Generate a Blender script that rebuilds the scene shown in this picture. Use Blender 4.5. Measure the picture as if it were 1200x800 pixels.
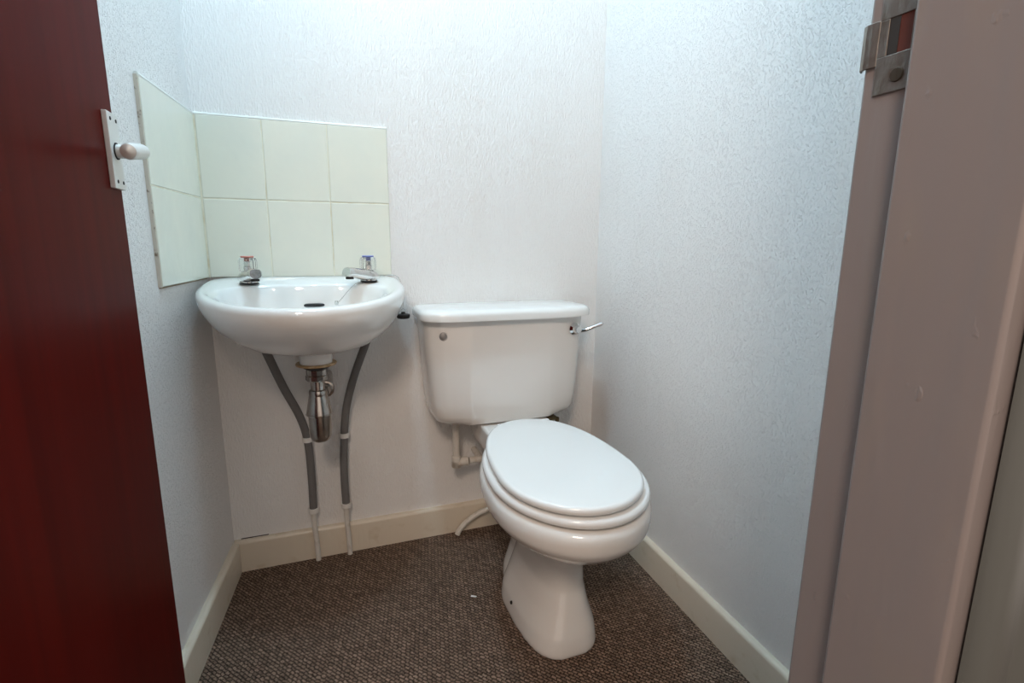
import bpy, bmesh, math, random
from mathutils import Vector, Matrix
random.seed(4)
PI = math.pi
for o in list(bpy.data.objects): bpy.data.objects.remove(o)
SC = bpy.context.scene
COL = SC.collection

# ------------------------------------------------------------------ camera
CAM = Vector((.2737, -1.4795, .906)); YAW, PITCH, ROLL = -.3531, -.1883, .0077
fw = Vector((-math.sin(YAW)*math.cos(PITCH), math.cos(YAW)*math.cos(PITCH), math.sin(PITCH)))
r0 = Vector((math.cos(YAW), math.sin(YAW), 0)); u0 = r0.cross(fw)
rt = r0*math.cos(ROLL) + u0*math.sin(ROLL); up = -r0*math.sin(ROLL) + u0*math.cos(ROLL)
cd = bpy.data.cameras.new('camera'); cam = bpy.data.objects.new('camera', cd); COL.objects.link(cam)
M = Matrix((rt, up, -fw)).transposed().to_4x4(); M.translation = CAM
cam.matrix_world = M
cd.sensor_width = 36; cd.lens = 18; cd.clip_start = .02; cd.clip_end = 50
SC.camera = cam

# ------------------------------------------------------------------ light
w = bpy.data.worlds.new('world'); SC.world = w; w.use_nodes = True
w.node_tree.nodes['Background'].inputs[0].default_value = (1.0, .86, .76, 1)
w.node_tree.nodes['Background'].inputs[1].default_value = .85
def lamp(name, loc, power, color, radius):
    l = bpy.data.lights.new(name, 'POINT'); l.energy = power; l.color = color; l.shadow_soft_size = radius
    o = bpy.data.objects.new(name, l); o.location = loc; COL.objects.link(o); return o
lamp('ceiling_lamp', (.33, -.62, 2.34), 27, (.55, .815, 1.0), .06)
lamp('hall_fill_light', (-.14, -2.20, 1.98), 74, (1.0, .80, .66), .20)  # unseen warm fill added behind the camera, no known hall fitting
SC.view_settings.view_transform = 'Standard'; SC.view_settings.look = 'None'
SC.view_settings.exposure = 0.0; SC.view_settings.gamma = 1.0
SC.view_settings.use_curve_mapping = False

# ------------------------------------------------------------------ room numbers
W = 1.1118; RA = -.0305; LA = -.0927           # room width, side walls' lean off square
YF = -1.187; YH = -1.306                        # front wall: room face, hall face
CH = 2.45
JX = .654                                       # rebate face of the lock side
def lx(y): return LA*(-y)
def rx(y): return W + math.tan(RA)*(-y)

# ------------------------------------------------------------------ materials
def mat(name, color, rough=.5, metal=0, bump=None, var=None, spec=.5, coat=0, trans=0, ior=1.5):
    m = bpy.data.materials.new(name); m.use_nodes = True
    nt = m.node_tree; N = nt.nodes; L = nt.links; b = N['Principled BSDF']
    b.inputs['Base Color'].default_value = (*color, 1); b.inputs['Roughness'].default_value = rough
    b.inputs['Metallic'].default_value = metal; b.inputs['Specular IOR Level'].default_value = spec
    b.inputs['Coat Weight'].default_value = coat; b.inputs['Coat Roughness'].default_value = .06
    b.inputs['Transmission Weight'].default_value = trans; b.inputs['IOR'].default_value = ior
    tc = N.new('ShaderNodeTexCoord')
    if var:                                    # var: (scale xyz, second colour, low, high)
        mp = N.new('ShaderNodeMapping'); mp.inputs['Scale'].default_value = var[0]
        n = N.new('ShaderNodeTexNoise'); n.inputs['Scale'].default_value = 1; n.inputs['Detail'].default_value = 5
        r = N.new('ShaderNodeMapRange'); r.inputs['From Min'].default_value = var[2]; r.inputs['From Max'].default_value = var[3]
        mx = N.new('ShaderNodeMix'); mx.data_type = 'RGBA'
        mx.inputs[6].default_value = (*color, 1); mx.inputs[7].default_value = (*var[1], 1)
        L.new(tc.outputs['Object'], mp.inputs[0]); L.new(mp.outputs[0], n.inputs['Vector'])
        L.new(n.outputs['Fac'], r.inputs['Value']); L.new(r.outputs[0], mx.inputs[0]); L.new(mx.outputs[2], b.inputs['Base Color'])
    if bump:                                   # bump: list of (scale xyz, distance, low, high)
        prev = None
        for sc, dist, lo, hi in bump:
            mp = N.new('ShaderNodeMapping'); mp.inputs['Scale'].default_value = sc
            n = N.new('ShaderNodeTexNoise'); n.inputs['Scale'].default_value = 1; n.inputs['Detail'].default_value = 3
            r = N.new('ShaderNodeMapRange'); r.inputs['From Min'].default_value = lo; r.inputs['From Max'].default_value = hi
            r.interpolation_type = 'SMOOTHSTEP'
            bp = N.new('ShaderNodeBump'); bp.inputs['Distance'].default_value = dist; bp.inputs['Strength'].default_value = 1
            L.new(tc.outputs['Object'], mp.inputs[0]); L.new(mp.outputs[0], n.inputs['Vector'])
            L.new(n.outputs['Fac'], r.inputs['Value']); L.new(r.outputs[0], bp.inputs['Height'])
            if prev: L.new(prev.outputs[0], bp.inputs['Normal'])
            prev = bp
        L.new(prev.outputs[0], b.inputs['Normal'])
    return m
PAPER = (.875, .865, .85)
m_paper_back = mat('textured_wallpaper_back', PAPER, .50, bump=[((260, 260, 70), .0008, .40, .66), ((420, 420, 300), .0003, .35, .65)],
                   var=((5, 5, 1.2), (.84, .82, .79), .50, .8))
m_paper = mat('stippled_wallpaper', PAPER, .48, bump=[((310, 310, 170), .0009, .52, .64), ((480, 480, 480), .0003, .35, .65)],
              var=((4, 4, 2), (.84, .82, .79), .5, .8))
m_plain = mat('flat_paint', (.86, .85, .83), .7, bump=[((60, 60, 60), .0004, .3, .7)])
m_skirt = mat('cream_gloss_paint', (.72, .64, .52), .28, bump=[((45, 45, 9), .0005, .35, .65)], var=((22, 22, 30), (.60, .50, .36), .60, .82))
m_jamb = mat('frame_gloss_paint', (.215, .183, .176), .34, bump=[((26, 26, 5), .0009, .3, .7), ((80, 80, 45), .0004, .68, .80)], var=((30, 30, 8), (.225, .19, .172), .55, .8))  # white paint darkened and pinked: shade and door bounce put into the colour
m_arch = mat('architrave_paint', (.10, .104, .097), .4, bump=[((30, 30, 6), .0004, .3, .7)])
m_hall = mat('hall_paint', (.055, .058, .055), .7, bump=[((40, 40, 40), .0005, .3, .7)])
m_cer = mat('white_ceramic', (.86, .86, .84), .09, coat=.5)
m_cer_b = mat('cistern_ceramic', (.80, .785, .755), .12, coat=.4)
m_plas = mat('white_gloss_plastic', (.87, .88, .87), .14, coat=.3)
m_chrome = mat('worn_chrome', (.72, .71, .69), .14, 1, var=((60, 60, 60), (.45, .42, .38), .55, .75))
m_chrome_b = mat('bright_chrome', (.80, .80, .80), .08, 1)
m_trap = mat('dull_chrome', (.50, .47, .44), .22, 1, var=((50, 50, 20), (.25, .21, .18), .45, .7))
m_foam = mat('grey_foam', (.17, .163, .157), .85, bump=[((300, 300, 300), .0006, .3, .7)])
m_whitepipe = mat('painted_pipe', (.72, .69, .63), .4, bump=[((90, 90, 40), .0006, .4, .7)], var=((50, 50, 30), (.55, .48, .40), .55, .75))
m_clip = mat('white_clip_plastic', (.78, .76, .72), .4)
m_rust = mat('tan_washer', (.42, .27, .13), .6, var=((80, 80, 80), (.60, .45, .28), .45, .65))
m_black = mat('black_rubber', (.012, .012, .013), .45)
m_dark = mat('dark_gap', (.02, .016, .014), .8)
m_alu = mat('satin_aluminium', (.74, .735, .71), .42, .35)
m_steel = mat('tarnished_steel', (.25, .225, .20), .42, .85, bump=[((120, 120, 60), .0003, .3, .7)], var=((80, 80, 40), (.16, .12, .09), .5, .7))
m_oldscrew = mat('old_brass_screw', (.07, .055, .04), .5, .6)
m_red = mat('red_tap_disc', (.62, .22, .17), .3)
m_blue = mat('blue_tap_disc', (.14, .18, .52), .3)
m_acryl = mat('clear_acrylic', (.93, .95, .95), .05, trans=.92, ior=1.45)
m_button = mat('grey_button', (.30, .29, .28), .3, .6)
m_tilemat = mat('cream_tile_glaze', (.80, .805, .70), .13, coat=.3, var=((7, 7, 7), (.76, .78, .69), .4, .65), bump=[((9, 9, 9), .0006, .3, .7)])
m_tileedge = mat('bare_tile_edge', (.66, .61, .52), .8, var=((60, 60, 60), (.22, .16, .11), .58, .68))
m_grout = mat('grout', (.78, .76, .62), .8, var=((14, 14, 14), (.60, .50, .30), .5, .72))

def carpet_mat():
    m = bpy.data.materials.new('brown_loop_carpet'); m.use_nodes = True
    nt = m.node_tree; N = nt.nodes; L = nt.links; b = N['Principled BSDF']
    b.inputs['Roughness'].default_value = .95; b.inputs['Specular IOR Level'].default_value = .15
    tc = N.new('ShaderNodeTexCoord')
    dn = N.new('ShaderNodeTexNoise'); dn.inputs['Scale'].default_value = 120; dn.inputs['Detail'].default_value = 2
    L.new(tc.outputs['Object'], dn.inputs['Vector'])
    sub = N.new('ShaderNodeVectorMath'); sub.operation = 'SUBTRACT'; sub.inputs[1].default_value = (.5, .5, .5)
    L.new(dn.outputs['Color'], sub.inputs[0])
    scl = N.new('ShaderNodeVectorMath'); scl.operation = 'SCALE'; scl.inputs['Scale'].default_value = .0075
    L.new(sub.outputs[0], scl.inputs[0])
    add = N.new('ShaderNodeVectorMath'); L.new(tc.outputs['Object'], add.inputs[0]); L.new(scl.outputs[0], add.inputs[1])
    mp = N.new('ShaderNodeMapping'); mp.inputs['Rotation'].default_value = (0, 0, math.radians(52))
    L.new(add.outputs[0], mp.inputs[0])
    br = N.new('ShaderNodeTexBrick'); br.inputs['Scale'].default_value = 1
    br.inputs['Brick Width'].default_value = .0128; br.inputs['Row Height'].default_value = .0074
    br.inputs['Mortar Size'].default_value = .0021; br.inputs['Mortar Smooth'].default_value = 1
    br.inputs['Color1'].default_value = (.33, .225, .165, 1); br.inputs['Color2'].default_value = (.175, .118, .086, 1)
    br.inputs['Mortar'].default_value = (.040, .028, .021, 1); br.offset = .5
    L.new(mp.outputs[0], br.inputs['Vector'])
    n2 = N.new('ShaderNodeTexNoise'); n2.inputs['Scale'].default_value = 420; n2.inputs['Detail'].default_value = 2
    L.new(tc.outputs['Object'], n2.inputs['Vector'])
    r2 = N.new('ShaderNodeMapRange'); r2.inputs['From Min'].default_value = .3; r2.inputs['From Max'].default_value = .7
    r2.inputs['To Min'].default_value = .55; r2.inputs['To Max'].default_value = 1.5
    L.new(n2.outputs['Fac'], r2.inputs['Value'])
    mx = N.new('ShaderNodeMix'); mx.data_type = 'RGBA'; mx.blend_type = 'MULTIPLY'; mx.inputs[0].default_value = 1
    L.new(br.outputs['Color'], mx.inputs[6]); L.new(r2.outputs[0], mx.inputs[7]); L.new(mx.outputs[2], b.inputs['Base Color'])
    inv = N.new('ShaderNodeMath'); inv.operation = 'SUBTRACT'; inv.inputs[0].default_value = 1; L.new(br.outputs['Fac'], inv.inputs[1])
    bp = N.new('ShaderNodeBump'); bp.inputs['Distance'].default_value = .0035; bp.inputs['Strength'].default_value = .9
    L.new(inv.outputs[0], bp.inputs['Height'])
    bp2 = N.new('ShaderNodeBump'); bp2.inputs['Distance'].default_value = .001; L.new(n2.outputs['Fac'], bp2.inputs['Height']); L.new(bp.outputs[0], bp2.inputs['Normal'])
    L.new(bp2.outputs[0], b.inputs['Normal'])
    return m
m_carpet = carpet_mat()

def door_mat():
    m = mat('mahogany_gloss', (.100, .0070, .0048), .36, spec=.05, var=((28, 28, 1.1), (.070, .0055, .0040), .35, .7))
    m.node_tree.nodes['Principled BSDF'].inputs['IOR'].default_value = 1.28
    return m
m_door = door_mat()

# ------------------------------------------------------------------ mesh helpers
def obj(name, bm, material=None, parent=None, smooth=True, kind=None, bevel=0, angle=35):
    me = bpy.data.meshes.new(name); bmesh.ops.recalc_face_normals(bm, faces=bm.faces); bm.to_mesh(me); bm.free()
    o = bpy.data.objects.new(name, me); COL.objects.link(o)
    if material: me.materials.append(material)
    if parent: o.parent = parent
    if kind: o['kind'] = kind
    if smooth:
        for p in me.polygons: p.use_smooth = True
        me.set_sharp_from_angle(angle=math.radians(angle))
    if bevel:
        md = o.modifiers.new('bevel', 'BEVEL'); md.width = bevel; md.segments = 3; md.limit_method = 'ANGLE'; md.angle_limit = math.radians(40)
        md.harden_normals = True
    return o
def empty(name, label, cat, loc=(0, 0, 0), group=None):
    o = bpy.data.objects.new(name, None); COL.objects.link(o); o.location = loc; o.empty_display_size = .05
    o['label'] = label; o['category'] = cat
    if group: o['group'] = group
    return o
def place(o, parent):
    """parent without moving: parent's base sits at its location"""
    o.parent = parent; o.matrix_parent_inverse = Matrix.Translation(-Vector(parent.location)); return o
def bm_box(bm, a, b):
    vs = [bm.verts.new((x, y, z)) for x in (a[0], b[0]) for y in (a[1], b[1]) for z in (a[2], b[2])]
    for f in ((0, 1, 3, 2), (4, 6, 7, 5), (0, 4, 5, 1), (2, 3, 7, 6), (0, 2, 6, 4), (1, 5, 7, 3)): bm.faces.new([vs[i] for i in f])
    return vs
def bm_prism(bm, poly, z0, z1):
    lo = [bm.verts.new((x, y, z0)) for x, y in poly]; hi = [bm.verts.new((x, y, z1)) for x, y in poly]; n = len(poly)
    bm.faces.new(lo[::-1]); bm.faces.new(hi)
    for i in range(n): bm.faces.new((lo[i], lo[(i+1) % n], hi[(i+1) % n], hi[i]))
def bm_rings(bm, rings, cap0=True, cap1=True):
    R = [[bm.verts.new(p) for p in r] for r in rings]; n = len(R[0])
    for a, b in zip(R, R[1:]):
        for i in range(n): bm.faces.new((a[i], a[(i+1) % n], b[(i+1) % n], b[i]))
    if cap0: bm.faces.new(R[0][::-1])
    if cap1: bm.faces.new(R[-1])
def bm_tube(bm, pts, rad, n=14, cap=True):
    pts = [Vector(p) for p in pts]
    rad = rad if isinstance(rad, (list, tuple)) else [rad]*len(pts)
    t0 = (pts[1]-pts[0]).normalized(); ref = Vector((0, 0, 1)) if abs(t0.z) < .8 else Vector((1, 0, 0))
    nrm = t0.cross(ref).normalized(); rings = []
    for i, p in enumerate(pts):
        t = (pts[min(i+1, len(pts)-1)] - pts[max(i-1, 0)]).normalized()
        nrm = (nrm - t*nrm.dot(t)).normalized(); b = t.cross(nrm)
        rings.append([p + (nrm*math.cos(2*PI*k/n) + b*math.sin(2*PI*k/n))*rad[i] for k in range(n)])
    bm_rings(bm, rings, cap, cap)
def smooth_path(pts, k=8):
    P = [Vector(p) for p in pts]; P = [P[0]*2-P[1]] + P + [P[-1]*2-P[-2]]; out = []
    for i in range(1, len(P)-2):
        for j in range(k):
            t = j/k; a, b, c, d = P[i-1:i+3]
            out.append(.5*((2*b) + (c-a)*t + (2*a-5*b+4*c-d)*t*t + (-a+3*b-3*c+d)*t**3))
    out.append(P[-2]); return out
def bm_lathe(bm, prof, c=(0, 0, 0), n=40, mtx=None, sides=None):
    c = Vector(c); rings = []
    for r, z in prof:
        rings.append([c + (mtx or Matrix.Identity(3)) @ Vector((max(r, 1e-5)*math.cos(2*PI*k/n), max(r, 1e-5)*math.sin(2*PI*k/n), z)) for k in range(n)])
    bm_rings(bm, rings)
def egg(xc, yw, a, lf, lb, z, rot=0, pw=2.0, pb=2.4, n=72):
    out = []
    for i in range(n):
        t = 2*PI*i/n; c, s = math.cos(t), math.sin(t); p = 2/(pw if s < 0 else pb)
        x = a*math.copysign(abs(c)**p, c); y = (lf if s < 0 else lb)*math.copysign(abs(s)**p, s)
        out.append(Vector((xc + x*math.cos(rot) - y*math.sin(rot), yw + x*math.sin(rot) + y*math.cos(rot), z)))
    return out
def zto(v):                                     # matrix turning +z into v
    return Vector((0, 0, 1)).rotation_difference(Vector(v)).to_matrix()

# ------------------------------------------------------------------ the setting
bm = bmesh.new(); bm_box(bm, (-.6, -3.0, -.05), (2.0, .1, 0)); obj('floor', bm, m_carpet, smooth=False, kind='structure')
bm = bmesh.new(); bm_box(bm, (-.4, YH, CH), (1.3, .1, CH+.08)); obj('ceiling', bm, m_plain, smooth=False, kind='structure')
bm = bmesh.new(); bm_box(bm, (-.3, 0, 0), (1.3, .1, CH)); obj('wall_back', bm, m_paper_back, smooth=False, kind='structure')
bm = bmesh.new(); bm_box(bm, (.5035, -.0004, .09), (1.02, .001, CH)); q = obj('wallpaper_drop', bm, m_paper_back, bpy.data.objects['wall_back'], smooth=False)
bm = bmesh.new(); bm_prism(bm, [(0, 0), (-.12, 0), (lx(YF)-.12, YF), (lx(YF), YF)], 0, CH); obj('wall_left', bm, m_paper, smooth=False, kind='structure')
bm = bmesh.new(); bm_prism(bm, [(W, 0), (rx(YF), YF), (rx(YF)+.12, YF), (W+.12, 0)], 0, CH); obj('wall_right', bm, m_paper, smooth=False, kind='structure')
# front wall with the doorway
LJ = -.006                                      # hinge side of the opening
bm = bmesh.new()
bm_box(bm, (JX+.032, YH, 0), (2.0, YF-.0005, CH)); bm_box(bm, (-1.4, YH, 0), (LJ-.032, YF-.0005, CH)); bm_box(bm, (LJ-.032, YH, 2.03), (JX+.032, YF-.0005, CH))
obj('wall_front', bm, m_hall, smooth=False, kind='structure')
# door frame: rebate and stop, lock side, head, hinge side
def frame_poly(x, s):                           # s=+1: opening lies towards -x
    return [(x, YF), (x, YF-.039), (x-.012*s, YF-.039), (x-.012*s, YH+.002), (x+.031*s, YH+.002), (x+.031*s, YF)]
bm = bmesh.new(); bm_prism(bm, frame_poly(JX, 1), 0, 2.03); jamb = obj('trim_1', bm, m_jamb, smooth=False, kind='structure', bevel=.0035)
bm = bmesh.new(); bm_prism(bm, frame_poly(LJ, -1), 0, 2.03); obj('trim_2', bm, m_jamb, smooth=False, kind='structure', bevel=.0035)
bm = bmesh.new(); bm_box(bm, (LJ, YH+.002, 1.995), (JX, YF, 2.03)); obj('trim_3', bm, m_jamb, smooth=False, kind='structure', bevel=.003)
# hall side architrave with a rounded inner edge
bm = bmesh.new()
prof = [(JX+.004, YH)]
for i in range(7):
    a = PI/2*i/6; prof.append((JX+.004+.012*(1-math.cos(a)), YH-.012*math.sin(a)))
prof += [(JX+.030, YH-.013), (JX+.036, YH-.008), (JX+.05, YH-.008), (JX+.07, YH-.014), (JX+.07, YH)]
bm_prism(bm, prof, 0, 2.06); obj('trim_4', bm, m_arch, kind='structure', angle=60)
# skirting boards with a rounded top edge
def skirt(name, p, q, nrm, h=.091, t=.016):
    p, q, nrm = Vector((*p, 0)), Vector((*q, 0)), Vector((*nrm, 0)).normalized()
    pr = [(0, 0), (t, 0), (t, h-.010)] + [(t-.010+.010*math.cos(a*PI/12), h-.010+.010*math.sin(a*PI/12)) for a in range(1, 7)] + [(0, h)]
    bm = bmesh.new(); A = [bm.verts.new(p+nrm*d+Vector((0, 0, z))) for d, z in pr]; B = [bm.verts.new(q+nrm*d+Vector((0, 0, z))) for d, z in pr]
    n = len(pr); bm.faces.new(A); bm.faces.new(B[::-1])
    for i in range(n): bm.faces.new((A[i], A[(i+1) % n], B[(i+1) % n], B[i]))
    return obj(name, bm, m_skirt, kind='structure', angle=50)
skirt('baseboard_back', (.001, -.0003), (W-.001, -.0003), (0, -1))
skirt('baseboard_left', (lx(-.016)+.0003, -.016), (lx(YF)+.0003, YF), (1, LA))
skirt('baseboard_right', (rx(-.016)-.0003, -.016), (rx(YF)-.0003, YF), (-1, 0.0305))

bm = bmesh.new(); bm_box(bm, (.018, -.0012, .0910), (.088, -.0003, .0932)); obj('cracked_joint', bm, m_dark, bpy.data.objects['baseboard_back'], smooth=False)

# ------------------------------------------------------------------ door, opened inwards along the left wall
DX = -.002; DH = (LJ+.006, YF+.003); DE = (DX-.0005, -.527); DT = .034
du = Vector((DE[0]-DH[0], DE[1]-DH[1], 0)).normalized(); dn = Vector((du.y, -du.x, 0))      # dn points into the room
bm = bmesh.new()
P = [Vector((*DH, 0)), Vector((*DE, 0))]
bm_prism(bm, [(P[0]-dn*0).xy[:], (P[1]).xy[:], (P[1]-dn*DT).xy[:], (P[0]-dn*DT).xy[:]], .008, 1.985)
door = obj('door_1', bm, m_door, smooth=False, kind='structure', bevel=.0015)
def dp(along, out, z): return Vector((*DE, 0)) - du*along + dn*out + Vector((0, 0, z))       # along: back from the leading edge
bm = bmesh.new()
pz0, pz1, pa0, pa1, pt = .980, 1.085, .004, .046, .007
pl = [dp(a, o, z) for a in (pa0, pa1) for o in (0, pt) for z in (pz0, pz1)]
vs = [bm.verts.new(p) for p in pl]
for f in ((0, 1, 3, 2), (4, 6, 7, 5), (0, 4, 5, 1), (2, 3, 7, 6), (0, 2, 6, 4), (1, 5, 7, 3)): bm.faces.new([vs[i] for i in f])
plate = obj('handle_plate', bm, m_alu, door, smooth=False, bevel=.0012); plate['label'] = 'satin aluminium latch plate'
hz = 1.033; ha = .025
bm = bmesh.new(); bm_tube(bm, [dp(ha, pt-.001, hz), dp(ha, pt+.0012, hz)], .0118, 24); obj('latch_ring', bm, m_dark, plate)
bm = bmesh.new()
path = smooth_path([dp(ha, pt, hz), dp(ha+.001, .022, hz), dp(ha+.007, .036, hz), dp(ha+.024, .043, hz-.002), dp(ha+.052, .044, hz-.006), dp(ha+.086, .043, hz-.011)], 8)
nn = len(path); rr = []
for i in range(nn):
    t = i/(nn-1); rr.append((.0098+.0012*t)*(1 if t < .95 else math.sqrt(max(.03, 1-((t-.95)/.05)**2))))
bm_tube(bm, path, rr, 20); obj('lever', bm, m_alu, plate)
for a in (.013, .035):
    for z in (.990, 1.076):
        bm = bmesh.new(); bm_tube(bm, [dp(a, pt-.001, z), dp(a, pt+.0006, z)], .0026, 14); obj('screw', bm, m_dark, plate)

# ------------------------------------------------------------------ strike plate on the frame
sz0, sz1, sy0, sy1 = 1.012, 1.086, -1.2255, -1.197
hz0, hz1, hy0, hy1 = 1.037, 1.061, -1.2195, -1.2035
bm = bmesh.new(); sx = JX-.0014
for a, b in (((sx, sy0, sz0), (JX, sy1, hz0)), ((sx, sy0, hz1), (JX, sy1, sz1)), ((sx, sy0, hz0), (JX, hy0, hz1)), ((sx, hy1, hz0), (JX, sy1, hz1))): bm_box(bm, a, b)
# lip that curls round the frame's edge
lp = [(JX-.0014, sy1), (JX-.0022, -1.192), (JX-.0022, -1.188), (JX-.0005, -1.1845), (JX+.004, -1.182), (JX+.004, -1.1835), (JX+.0006, -1.1857), (JX-.0008, -1.189), (JX-.0008, -1.192), (JX, sy1)]
bm_prism(bm, lp, 1.032, 1.062)
strike = obj('strike_plate', bm, m_steel, jamb, smooth=False, bevel=.0004); strike['label'] = 'tarnished steel latch strike plate'
m_hole = mat('raw_timber_mortice', (.085, .016, .008), .9)
bm = bmesh.new(); bm_box(bm, (JX-.0006, hy0, hz0), (JX-.0003, hy1, hz1)); obj('latch_hole', bm, m_hole, strike, smooth=False)
bm = bmesh.new(); bm_box(bm, (JX-.0009, -1.2105, hz0), (JX-.0006, hy1, hz1)); obj('latch_hole_shadow_side', bm, m_dark, strike, smooth=False).name = 'latch_hole_shade'  # flat dark sheet painting the shade along one side of the hole
for z in (1.0225, 1.0755):
    bm = bmesh.new(); bm_tube(bm, [(JX-.001, -1.213, z), (JX-.0024, -1.213, z)], [.0050, .0042], 18); bm_box(bm, (JX-.0026, -1.2134, z-.0030), (JX-.0023, -1.2126, z+.0030)); s = obj('screw', bm, m_oldscrew, strike)

# ------------------------------------------------------------------ tiled splashback
TV, TW, TZ, TL, TT = .1934, .152, 1.2034, .304, .008
def tile_panel(name, corners, parent, cols, rows, mt):
    """tiles on a vertical plane. corners: function (s, z, d) -> point"""
    bm = bmesh.new(); g = .0012
    for c0, c1 in cols:
        for z0, z1 in rows:
            fr = [corners(s, z, TT) for s, z in ((c0+g+.0015, z0+g+.0015), (c1-g-.0015, z0+g+.0015), (c1-g-.0015, z1-g-.0015), (c0+g+.0015, z1-g-.0015))]
            md = [corners(s, z, TT-.0012) for s, z in ((c0+g, z0+g), (c1-g, z0+g), (c1-g, z1-g), (c0+g, z1-g))]
            bk = [corners(s, z, .001) for s, z in ((c0+g, z0+g), (c1-g, z0+g), (c1-g, z1-g), (c0+g, z1-g))]
            bm_rings(bm, [bk, md, fr])
    return obj(name, bm, mt, parent, smooth=False)
sp = empty('tiled_splashback', 'cream glazed tiles with pale grout in the corner above the basin', 'tiles', (0, 0, 0))
rows = [(TZ-TV, TZ), (TZ-2*TV, TZ-TV)]
bk = lambda s, z, d: Vector((s, -d, z))
ll = Vector((LA, -1, 0)).normalized(); ln = Vector((1, LA, 0)).normalized()
lf_ = lambda s, z, d: ll*s + ln*d + Vector((0, 0, z))
tile_panel('tile_panel', bk, sp, [(.009, TW), (TW, 2*TW), (2*TW, 3*TW)], rows, m_tilemat)
tile_panel('tile_panel', lf_, sp, [(.0085, TL)], rows, m_tilemat)
bm = bmesh.new(); bm_box(bm, (.001, -.0066, TZ-2*TV+.001), (3*TW-.001, -.0006, TZ-.001))
bm_rings(bm, [[lf_(s, z, .0006) for s, z in ((.001, TZ-2*TV+.001), (TL-.001, TZ-2*TV+.001), (TL-.001, TZ-.001), (.001, TZ-.001))],
              [lf_(s, z, .0066) for s, z in ((.001, TZ-2*TV+.001), (TL-.001, TZ-2*TV+.001), (TL-.001, TZ-.001), (.001, TZ-.001))]])
obj('grout', bm, m_grout, sp, smooth=False)
bm = bmesh.new()                                 # caulk along the top edge and down the inner corner
bm_tube(bm, [(.006, -.004, TZ+.001), (3*TW, -.004, TZ+.001)], .0042, 8); bm_tube(bm, [lf_(.004, TZ+.001, .004), lf_(TL, TZ+.001, .004)], .0042, 8)
obj('sealant', bm, mat('sealant', (.80, .82, .78), .35), sp)
bm = bmesh.new()                                 # bare outer edge of the side tiles
pts = [lf_(TL+.0005, TZ-2*TV, 0), lf_(TL+.0005, TZ-2*TV, .0065), lf_(TL+.0005, TZ, .0065), lf_(TL+.0005, TZ, 0)]
bm_rings(bm, [pts, [p+ll*.0012 for p in pts]]); obj('bare_edge', bm, m_tileedge, sp, smooth=False)
bm = bmesh.new()                                 # dirty adhesive line under the side tiles
pts = [lf_(.01, TZ-2*TV-.002, .0005), lf_(TL, TZ-2*TV-.002, .0005), lf_(TL, TZ-2*TV-.002, .0045), lf_(.01, TZ-2*TV-.002, .0045)]
bm_rings(bm, [pts, [p+Vector((0, 0, .002)) for p in pts]]); obj('adhesive_line', bm, mat('dirty_adhesive', (.30, .22, .14), .9), sp, smooth=False)

# ------------------------------------------------------------------ wash basin
BX, BY = .247, -.185
basin = empty('wash_basin', 'white wall-hung wash basin below the cream tiles', 'basin', (BX, 0, .64))
def bring(xc, yw, a, lf, lb, z, sl, pw=2.0, pb=3.2, n=96):
    return [Vector((p.x, p.y, z + sl*p.y)) for p in egg(xc, yw, a, lf, lb, 0, 0, pw, pb, n)]
SL = .10
def inner(s, z, sl, lip=0):
    out = []
    for p in egg(.232, -.185, .183*s, .195*s, .085*s, 0, 0, 2.0, 2.6, 96):
        y = p.y; q = (p.x-.232)/.183
        if y > -.185: y -= .012*math.exp(-((abs(q)-.0)/.30)**4)*s + .0   # shallow step between the two soap rests
        out.append(Vector((p.x, y, z+sl*y)))
    return out
def ringshift(r, dz): return [p+Vector((0, 0, dz)) for p in r]
rings = [bring(BX, BY, .037, .037, .037, .6185, 0, 2, 2), bring(BX, BY, .038, .038, .038, .642, 0, 2, 2), bring(BX, BY, .046, .046, .046, .648, 0, 2, 2),
         bring(.245, -.165, .098, .105, .125, .652, .0, 2, 2.6), bring(.242, -.15, .142, .155, .143, .666, .01, 2, 3), bring(.240, -.14, .176, .198, .136, .690, .02, 2, 3.4),
         bring(.238, -.135, .199, .229, .132, .715, .04, 2, 3.8), bring(.237, -.133, .214, .252, .130, .740, .06, 2, 4.2), bring(.2365, -.131, .2245, .268, .1285, .765, .08, 2, 4.6),
         bring(.236, -.130, .2305, .278, .128, .786, SL, 2, 5), bring(.236, -.130, .2328, .2815, .128, .801, SL, 2, 5), bring(.236, -.130, .2325, .2805, .128, .8085, SL, 2, 5),
         bring(.236, -.130, .2285, .2765, .1265, .8135, SL, 2, 5), bring(.236, -.131, .221, .269, .1235, .8155, SL, 2, 5), bring(.235, -.135, .210, .257, .115, .8130, SL, 2, 4.5)]
rings += [inner(1.06, .811, SL), inner(1.02, .8085, SL), inner(.995, .8045, SL), inner(.97, .7975, SL), inner(.942, .786, SL), inner(.91, .767, SL*.8), inner(.86, .745, SL*.5), inner(.76, .718, .02), inner(.60, .700, 0), inner(.35, .690, 0), inner(.10, .686, 0)]
bm = bmesh.new(); bm_rings(bm, rings)
bmesh.ops.translate(bm, verts=bm.verts, vec=(0, 0, .003)); b_ = place(obj('bowl', bm, m_cer, angle=70), basin)
bm = bmesh.new(); bm_rings(bm, [[Vector((.250+.024*math.copysign(abs(math.cos(t))**.5, math.cos(t))*s, -.1255-d, .7535+.0045*math.copysign(abs(math.sin(t))**.8, math.sin(t))*s)) for t in [2*PI*k/28 for k in range(28)]] for s, d in ((1, 0), (1, .004), (.8, .006))])
place(obj('overflow_slot', bm, m_black), basin)

bm = bmesh.new(); bm_lathe(bm, [(.004, .6885), (.017, .6885), (.022, .6900), (.0225, .6915), (.019, .6920), (.014, .6905), (.004, .6900)], (.232, -.185, .0028), 36); place(obj('waste_fitting', bm, m_chrome), basin)

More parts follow.
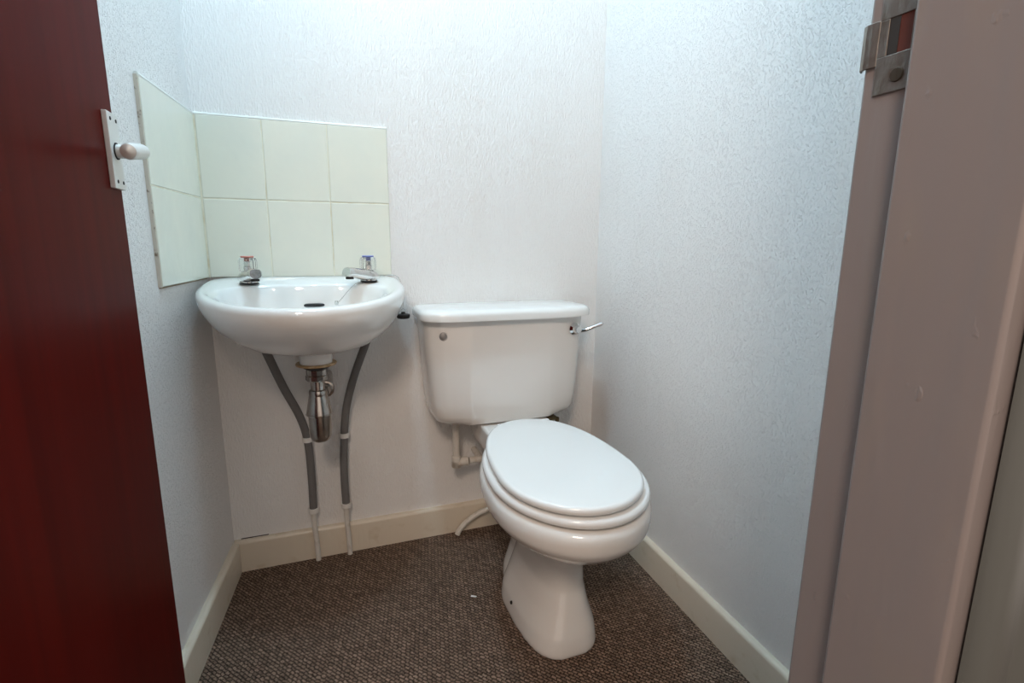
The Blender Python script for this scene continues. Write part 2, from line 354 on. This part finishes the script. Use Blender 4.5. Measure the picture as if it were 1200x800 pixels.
# taps
def tap(name, label, base, ang, disc, lift=0.0):
    t = empty(name, label, 'tap', base, 'pillar taps on the basin')
    d = Vector((math.cos(ang), math.sin(ang), 0)); s = Vector((-d.y, d.x, 0))
    bm = bmesh.new(); bm_lathe(bm, [(.0215, 0), (.0215, .0025), (.0200, .0035)], (0, 0, 0), 32); g_ = obj('gasket', bm, m_black, t)
    # body: wedge that leans from the base into the spout
    bm = bmesh.new(); rings = []
    for x, z, rw, rh in ((-.023, .008, .007, .004), (-.021, .010, .019, .008), (-.010, .014, .0225, .0115), (.004, .0165, .0225, .0145), (.018, .0190, .0200, .0155), (.036, .0215, .0170, .0142), (.058, .0245, .0152, .0132), (.074, .0265, .0150, .0132), (.084, .0275, .0146, .0132), (.0905, .0280, .0120, .0112)):
        c = d*x + Vector((0, 0, z)); ax = Vector((-d.x*.38, -d.y*.38, .92)) if x > 0 else Vector((0, 0, 1))
        rings.append([c + s*rw*math.copysign(abs(math.cos(a))**.75, math.cos(a)) + ax*rh*math.copysign(abs(math.sin(a))**.75, math.sin(a)) for a in [2*PI*k/28 for k in range(28)]])
    bm_rings(bm, rings)
    bm_lathe(bm, [(.0205, .003), (.0200, .010), (.0175, .018), (.0140, .026), (.0135, .031)], (0, 0, 0), 32)
    obj('spout', bm, m_chrome, t, angle=50)
    bm = bmesh.new(); bm_lathe(bm, [(.0095, 0), (.0095, .006), (.006, .007)], tuple(d*.078+Vector((0, 0, .0105))), 20); obj('nozzle', bm, m_dark, t)
    # fluted clear head over a chrome core
    bm = bmesh.new(); n = 64; rings = []
    for r, z in ((.0115, .028), (.0180, .030), (.0200, .036), (.0195, .055), (.0175, .061), (.012, .063)):
        rings.append([Vector(((r+.0011*math.cos(8*a)*(1 if r > .012 else 0))*math.cos(a), (r+.0011*math.cos(8*a)*(1 if r > .012 else 0))*math.sin(a), z)) for a in [2*PI*k/n for k in range(n)]])
    bm_rings(bm, rings); h = obj('handle', bm, m_acryl, t, angle=50); h['label'] = 'clear fluted acrylic handle'
    bm = bmesh.new(); bm_lathe(bm, [(.007, .028), (.0068, .041), (.0045, .043), (.0045, .0515), (.009, .053)], (0, 0, 0), 24); obj('spindle', bm, m_chrome, t)
    bm = bmesh.new(); bm_lathe(bm, [(.0020, .053), (.0060, .0575), (.0145, .0632), (.0150, .0650), (.0140, .0662)], (0, 0, 0), 32); k = obj('indicator_disc', bm, disc, t); k['label'] = 'coloured disc on the handle'
    return t
tap('basin_tap', 'chrome tap with the red-topped clear handle at the left of the basin', (.106, -.094, .8065), math.radians(-74), m_red)
tap('basin_tap', 'chrome tap with the blue-topped clear handle at the right of the basin', (.386, -.094, .8075), math.radians(-130), m_blue)

# plug on its chain
pg = empty('basin_plug', 'black rubber plug hanging on a chain off the right rim of the basin', 'plug', (.4775, -.052, .700))
def plc(o): return place(o, pg)
bm = bmesh.new(); bm_lathe(bm, [(.012, 0), (.0165, .001), (.0180, .005), (.0185, .009), (.0175, .012), (.006, .014), (.005, .018), (.003, .019)], (.4775, -.052, .700), 32); plc(obj('plug', bm, m_black))
bm = bmesh.new()
bm_tube(bm, [Vector((.4775, -.052, .722)) + Vector((.0055*math.cos(a), 0, .0055*math.sin(a))) for a in [2*PI*k/16 for k in range(17)]], .0008, 6); plc(obj('ring', bm, m_chrome))
def beads(pts, r=.0015, step=.0034):
    P = smooth_path(pts, 14); bm = bmesh.new(); acc = 0; last = P[0]
    for a, b in zip(P, P[1:]):
        acc += (b-a).length
        if acc >= step:
            acc = 0; bmesh.ops.create_icosphere(bm, subdivisions=1, radius=r, matrix=Matrix.Translation(b))
    bm_tube(bm, P, r*.55, 5)
    return bm
plc(obj('chain', beads([(.4775, -.052, .727), (.4780, -.050, .765), (.4755, -.048, .796), (.4660, -.040, .8155), (.448, -.028, .8185), (.428, -.038, .8165), (.405, -.062, .8115)]), m_chrome))
plc(obj('chain', beads([(.372, -.100, .8035), (.352, -.113, .803), (.334, -.126, .789), (.318, -.135, .772), (.303, -.142, .757)]), m_chrome))
bm = bmesh.new(); bm_tube(bm, [(.302, -.137, .760), (.302, -.143, .757)], [.0055, .0045], 18); plc(obj('chain_anchor', bm, m_chrome))

# waste: washer, nut, bottle trap with its outlet into the wall
tr = empty('bottle_trap', 'dull chrome bottle trap with tan washer under the basin', 'trap', (BX, BY, .45))
def plt(o): return place(o, tr)
bm = bmesh.new(); bm_lathe(bm, [(.020, .6205), (.046, .6215), (.0475, .6195), (.046, .6165), (.030, .6145), (.02, .6145)], (BX, BY, 0), 40); q = plt(obj('washer', bm, m_rust)); q['label'] = 'tan perished washer'
bm = bmesh.new(); bm_lathe(bm, [(.030, .6145), (.031, .610), (.026, .607)], (BX, BY, 0), 32); plt(obj('gasket', bm, m_black))
bm = bmesh.new(); bm_lathe(bm, [(.023, .607), (.0245, .604), (.0245, .592), (.0265, .590), (.0268, .580), (.024, .577)], (BX, BY, 0), 12); plt(obj('nut', bm, m_trap, angle=25))
bm = bmesh.new(); bm_lathe(bm, [(.0165, .577), (.0165, .555), (.0205, .553), (.0215, .548), (.0215, .541), (.0205, .538)], (BX, BY, 0), 36); plt(obj('inlet_tube', bm, m_trap))
bm = bmesh.new(); bm_lathe(bm, [(.0205, .542), (.0225, .536), (.0285, .505), (.0300, .498), (.0305, .494), (.0290, .4925)], (BX, BY, 0), 40); plt(obj('trap_body', bm, m_trap))
bm = bmesh.new(); bm_lathe(bm, [(.0300, .4945), (.0318, .4935), (.0318, .4910), (.0300, .4900)], (BX, BY, 0), 40); plt(obj('trap_collar', bm, m_chrome))
bm = bmesh.new(); bm_lathe(bm, [(.0265, .4915), (.0265, .445), (.0255, .435), (.022, .427), (.015, .422), (.005, .420)], (BX, BY, 0), 40); plt(obj('trap_cup', bm, m_trap))
bm = bmesh.new(); bm_tube(bm, [(BX+.010, BY+.012, .545), (BX+.018, BY+.03, .545), (BX+.020, BY+.05, .545), (BX+.020, -.0035, .545)], .0165, 24)
bm_lathe(bm, [(.0165, 0), (.021, .001), (.021, .022), (.0165, .023)], (BX+.0175, BY+.026, .545), 12, zto((0, 1, 0)))
plt(obj('outlet_pipe', bm, m_trap))

# ------------------------------------------------------------------ supply pipes
def supply(label, pts, xc, xf, mtx=None):
    t = empty('supply_pipe', label, 'pipe', (xf, -.018, 0), 'supply pipes under the basin')
    P = smooth_path(pts, 8)
    bm = bmesh.new(); bm_tube(bm, P, .0105, 16); f = place(obj('foam_sleeve', bm, m_foam), t); f['label'] = 'grey foam pipe sleeve'
    e = Vector(pts[-1]); bm = bmesh.new(); bm_tube(bm, smooth_path([e+Vector((0, 0, .01)), e+Vector((0, 0, -.05)), (xf-(xf-e.x)*.3, -.0245, .050), (xf, -.027, .0)], 6), .0072, 14)
    f = place(obj('bare_pipe', bm, m_whitepipe), t); f['label'] = 'white painted pipe end'
    for c in (pts[-3], pts[-1]):
        c = Vector(c)+Vector((0, 0, .003)); bm = bmesh.new()
        ring = []
        for rr_, zz in ((.0108, -.0065), (.0138, -.0065), (.0138, .0065), (.0108, .0065)):
            ring.append([c+Vector((rr_*math.cos(a), rr_*math.sin(a), zz)) for a in [2*PI*k/28 for k in range(28)]])
        ring.append(ring[0]); bm_rings(bm, ring, False, False); bmesh.ops.remove_doubles(bm, verts=bm.verts, dist=1e-6)
        bm_box(bm, (c.x-.005, c.y+.0115, c.z-.0065), (c.x+.005, -.0005, c.z+.0065)); place(obj('pipe_clip', bm, m_clip), t)
    return t
supply('grey foam-covered supply pipe bowing out from below the red-topped tap', [(.120, -.082, .656), (.124, -.081, .645), (.130, -.080, .630), (.160, -.062, .535), (.192, -.036, .445), (.208, -.026, .368), (.212, -.026, .26), (.211, -.026, .155)], .21, .2155)
supply('grey foam-covered supply pipe below the blue-topped tap', [(.377, -.080, .657), (.375, -.078, .648), (.372, -.076, .640), (.340, -.052, .550), (.315, -.034, .455), (.305, -.026, .368), (.299, -.026, .26), (.2995, -.026, .155)], .305, .303)

# ------------------------------------------------------------------ toilet
TX = .752
toilet = empty('toilet', 'white close-coupled toilet with its lid down against the back wall', 'toilet', (.755, -.35, 0))
def plw(o): return place(o, toilet)
bm = bmesh.new()
PR = [ # z, xc, yw, a, lf, lb, pw, rot
 (0.000, .752, -.395, .092, .206, .10, 3.2, 0), (.012, .752, -.395, .093, .207, .10, 3.2, 0), (.045, .753, -.395, .089, .203, .10, 3.0, 0), (.090, .756, -.400, .074, .182, .10, 2.7, 0),
 (.140, .760, -.408, .062, .158, .10, 2.5, 0), (.190, .761, -.425, .057, .138, .11, 2.4, 0), (.225, .760, -.440, .060, .132, .12, 2.3, 0), (.255, .757, -.465, .078, .145, .15, 2.2, -.02), (.282, .752, -.495, .108, .175, .19, 2.1, -.03),
 (.310, .748, -.520, .140, .196, .22, 2.0, -.04), (.335, .746, -.535, .160, .210, .24, 2.0, -.05), (.352, .7455, -.535, .171, .221, .268, 2.0, -.05), (.372, .7455, -.535, .1735, .224, .27, 2.0, -.05), (.388, .7455, -.535, .171, .222, .268, 2.0, -.05), (.396, .7455, -.535, .163, .214, .262, 2.0, -.05)]
bm_rings(bm, [egg(xc, yw, a, lf, lb, z, rot, pw, 2.4) for z, xc, yw, a, lf, lb, pw, rot in PR])
# shelf that carries the cistern
sh = lambda z, a, y0, y1, p=9: egg(.768, (y0+y1)/2, a, (y1-y0)/2, (y1-y0)/2, z, 0, p, p)
bm_rings(bm, [sh(.24, .035, -.34, -.20, 3), sh(.31, .070, -.38, -.08, 4), sh(.345, .102, -.42, -.03), sh(.362, .104, -.44, -.018), sh(.404, .104, -.44, -.018), sh(.4075, .1035, -.44, -.020)])
# trapway behind the column
bm_rings(bm, [egg(.768, -.33, .075, .10, .11, 0, 0, 3, 3), egg(.768, -.33, .072, .10, .11, .03, 0, 3, 3), egg(.776, -.315, .056, .11, .10, .09, 0, 2.6, 2.6), egg(.778, -.305, .053, .12, .10, .18, 0, 2.4, 2.4), egg(.778, -.30, .053, .13, .12, .31, 0, 2.4, 2.4)])
pan = obj('pan', bm, m_cer_b, angle=180)
rm = pan.modifiers.new('remesh', 'REMESH'); rm.mode = 'VOXEL'; rm.voxel_size = .0045; rm.use_smooth_shade = True
sm = pan.modifiers.new('smooth', 'CORRECTIVE_SMOOTH'); sm.use_only_smooth = True; sm.iterations = 4; sm.factor = .6
plw(pan)
bm = bmesh.new(); bm_tube(bm, [(.672, -.432, .040), (.6610, -.434, .041)], .0042, 16); q = plw(obj('fixing_hole', bm, m_dark))
# seat and lid
def slab(spec, rot, pw=2.0, pb=2.3):
    bm = bmesh.new(); xc, yw, a, lf, lb, z0, z1, r = spec; rings = []
    for k in range(7):
        t = PI/2*k/6; i = r*(1-math.sin(t)); rings.append(egg(xc, yw, a-i, lf-i, lb-i, z0+r*(1-math.cos(t)), rot, pw, pb))
    for k in range(7):
        t = PI/2*k/6; i = r*(1-math.cos(t)); rings.append(egg(xc, yw, a-i, lf-i, lb-i, z1-r+r*math.sin(t), rot, pw, pb))
    for s, dz in ((.8, .0008), (.5, .0016), (.2, .0018)): rings.append(egg(xc, yw, (a-r)*s, (lf-r)*s, (lb-r)*s, z1+dz, rot, pw, pb))
    bm_rings(bm, rings); return bm
plw(obj('seat', slab((.746, -.535, .1685, .216, .262, .4005, .4205, .0095), -.05), m_plas, angle=60))
plw(obj('lid', slab((.738, -.562, .1515, .182, .315, .4245, .4425, .0085), -.05), m_plas, angle=60))
for x in (.712, .825):
    bm = bmesh.new(); bm_tube(bm, [(x-.018, -.232, .417), (x+.018, -.232, .417)], .010, 18); bm_tube(bm, [(x, -.232, .402), (x, -.232, .417)], .009, 18)
    plw(obj('hinge', bm, m_plas))
bm = bmesh.new(); bm_lathe(bm, [(.006, .398), (.006, .4095)], (.893, -.185, 0), 14); bm_box(bm, (.868, -.190, .4045), (.895, -.07, .4095)); plw(obj('coupling_bolt', bm, mat('brassy_bolt', (.10, .07, .03), .5, .6)))
# cistern
def cring(a, z, d=0.0, back=-.004, cr=.118, yf=-.190):
    half = [(0, yf+d*.2), (cr*.5, yf+.0005+d*.2), (cr*.96, yf+.002+d*.2), (cr*1.04, yf+.004+d*.2), (a-.045, yf+.017+d), (a-.024, yf+.024+d), (a-.010, yf+.034+d), (a-.003, yf+.047+d), (a, yf+.065+d), (a, -.07), (a, -.03), (a-.002, -.014), (a-.010, back), (a*.5, back), (0, back)]
    pts = half + [(-x, y) for x, y in half[::-1][1:-1]]
    return [Vector((TX+x, y, z)) for x, y in pts]
bm = bmesh.new()
bm_rings(bm, [cring(.160, .4085, .03, yf=-.165), cring(.180, .4095, .02, yf=-.176), cring(.196, .4135, .010, yf=-.183), cring(.207, .423, .004, yf=-.187), cring(.2135, .438, .0, yf=-.189), cring(.218, .47), cring(.2225, .52), cring(.228, .60), cring(.233, .68), cring(.2345, .706)])
plw(obj('cistern', bm, m_cer_b, angle=32))
def lring(a, z, i=0): 
    return [Vector((TX+x, y, z)) for x, y in [(p.x, p.y) for p in egg(0, -.095, a-i, .112-i, .092-min(i, .09), 0, 0, 5.5, 9, 96)]]
bm = bmesh.new()
def fbul(r):                                     # front edge of the lid bows out slightly
    return [Vector((p.x, p.y - (.010*(1-((p.x-TX)/.25)**2) if p.y < -.15 else 0), p.z)) for p in r]
bm_rings(bm, [fbul(lring(.2445, .7065, .006)), fbul(lring(.2465, .7075)), fbul(lring(.2475, .711)), fbul(lring(.2475, .722)), fbul(lring(.2475, .727, .002)), fbul(lring(.2475, .7315, .006)), fbul(lring(.2475, .7345, .012)), fbul(lring(.2475, .7365, .022)), fbul(lring(.2475, .7385, .045)), fbul(lring(.2475, .7395, .075))])
plw(obj('cistern_lid', bm, m_cer, angle=60))
# flush lever, right; round plug, left
bm = bmesh.new(); c = Vector((.945, -.176, .668)); nv = Vector((.12, -1, 0)).normalized()
bm_lathe(bm, [(.0175, 0), (.0180, .003), (.0150, .006), (.0120, .010), (.0120, .020), (.009, .0245), (.003, .0255)], c, 28, zto(nv))
q = plw(obj('flush_lever_boss', bm, m_chrome_b))
bm = bmesh.new(); p0 = c+nv*.015
path = smooth_path([p0+Vector((.004, 0, -.003)), p0+Vector((.022, -.006, -.002)), p0+Vector((.045, -.016, .008)), p0+Vector((.068, -.030, .019))], 6); n_ = len(path)
bm_tube(bm, path, [.0064-.0018*i/n_ for i in range(n_-1)]+[.001], 14); q = plw(obj('flush_lever', bm, m_chrome_b)); q['label'] = 'chrome flush lever'
bm = bmesh.new(); c = Vector((.5645, -.170, .665)); nv = Vector((-.14, -1, 0)).normalized()
bm_lathe(bm, [(.0120, 0), (.0122, .0025), (.0105, .0035), (.0095, .0030), (.0085, .0034), (.002, .0036)], c, 30, zto(nv)); q = plw(obj('blanking_plug', bm, m_button)); q['label'] = 'grey round blanking plug'
# water feed under the cistern
fd = empty('cistern_feed_pipe', 'white plastic feed pipe with elbow under the left end of the cistern', 'pipe', (.616, -.08, .26))
def plf(o): return place(o, fd)
bm = bmesh.new(); bm_lathe(bm, [(.0065, .395), (.0065, .4075)], (.616, -.08, 0), 18); bm_lathe(bm, [(.0105, .275), (.0105, .392), (.0118, .394), (.0118, .399), (.006, .3995)], (.616, -.08, 0), 24); plf(obj('pipe', bm, m_whitepipe))
bm = bmesh.new(); bm_lathe(bm, [(.0140, .252), (.0140, .284), (.0115, .286)], (.616, -.08, 0), 24); bm_lathe(bm, [(.014, 0), (.014, .034), (.011, .036)], (.616, -.08, .266), 24, zto((1, 0, 0))); bm_lathe(bm, [(.005, -.0145), (.0140, -.0135), (.0140, .004)], (.616, -.08, .266), 24); plf(obj('elbow', bm, m_whitepipe))
bm = bmesh.new(); bm_tube(bm, [(.655, -.08, .266), (.690, -.08, .266)], .0100, 18); bm_tube(bm, [(.690, -.08, .266), (.693, -.03, .266), (.693, -.001, .266)], .0100, 18); plf(obj('branch_pipe', bm, m_whitepipe))
hs = empty('overflow_hose', 'white hose curving down to the carpet behind the toilet pan', 'hose', (.628, -.034, 0))
bm = bmesh.new(); bm_tube(bm, smooth_path([(.626, -.036, .002), (.636, -.034, .018), (.660, -.033, .040), (.700, -.034, .062), (.745, -.036, .074)], 8), .0085, 16); place(obj('hose', bm, m_whitepipe), hs)

# bit of litter
bm = bmesh.new()
vs = [bm.verts.new(p) for p in ((.588, -.330, .0015), (.600, -.339, .0030), (.603, -.335, .0022), (.591, -.326, .0018), (.588, -.330, .0025), (.600, -.339, .0040), (.603, -.335, .0032), (.591, -.326, .0028))]
for f in ((0, 1, 2, 3), (7, 6, 5, 4), (0, 4, 5, 1), (1, 5, 6, 2), (2, 6, 7, 3), (3, 7, 4, 0)): bm.faces.new([vs[i] for i in f])
o = obj('paper_scrap', bm, m_plas, smooth=False); o['label'] = 'tiny white scrap lying on the brown carpet left of the toilet foot'; o['category'] = 'scrap'
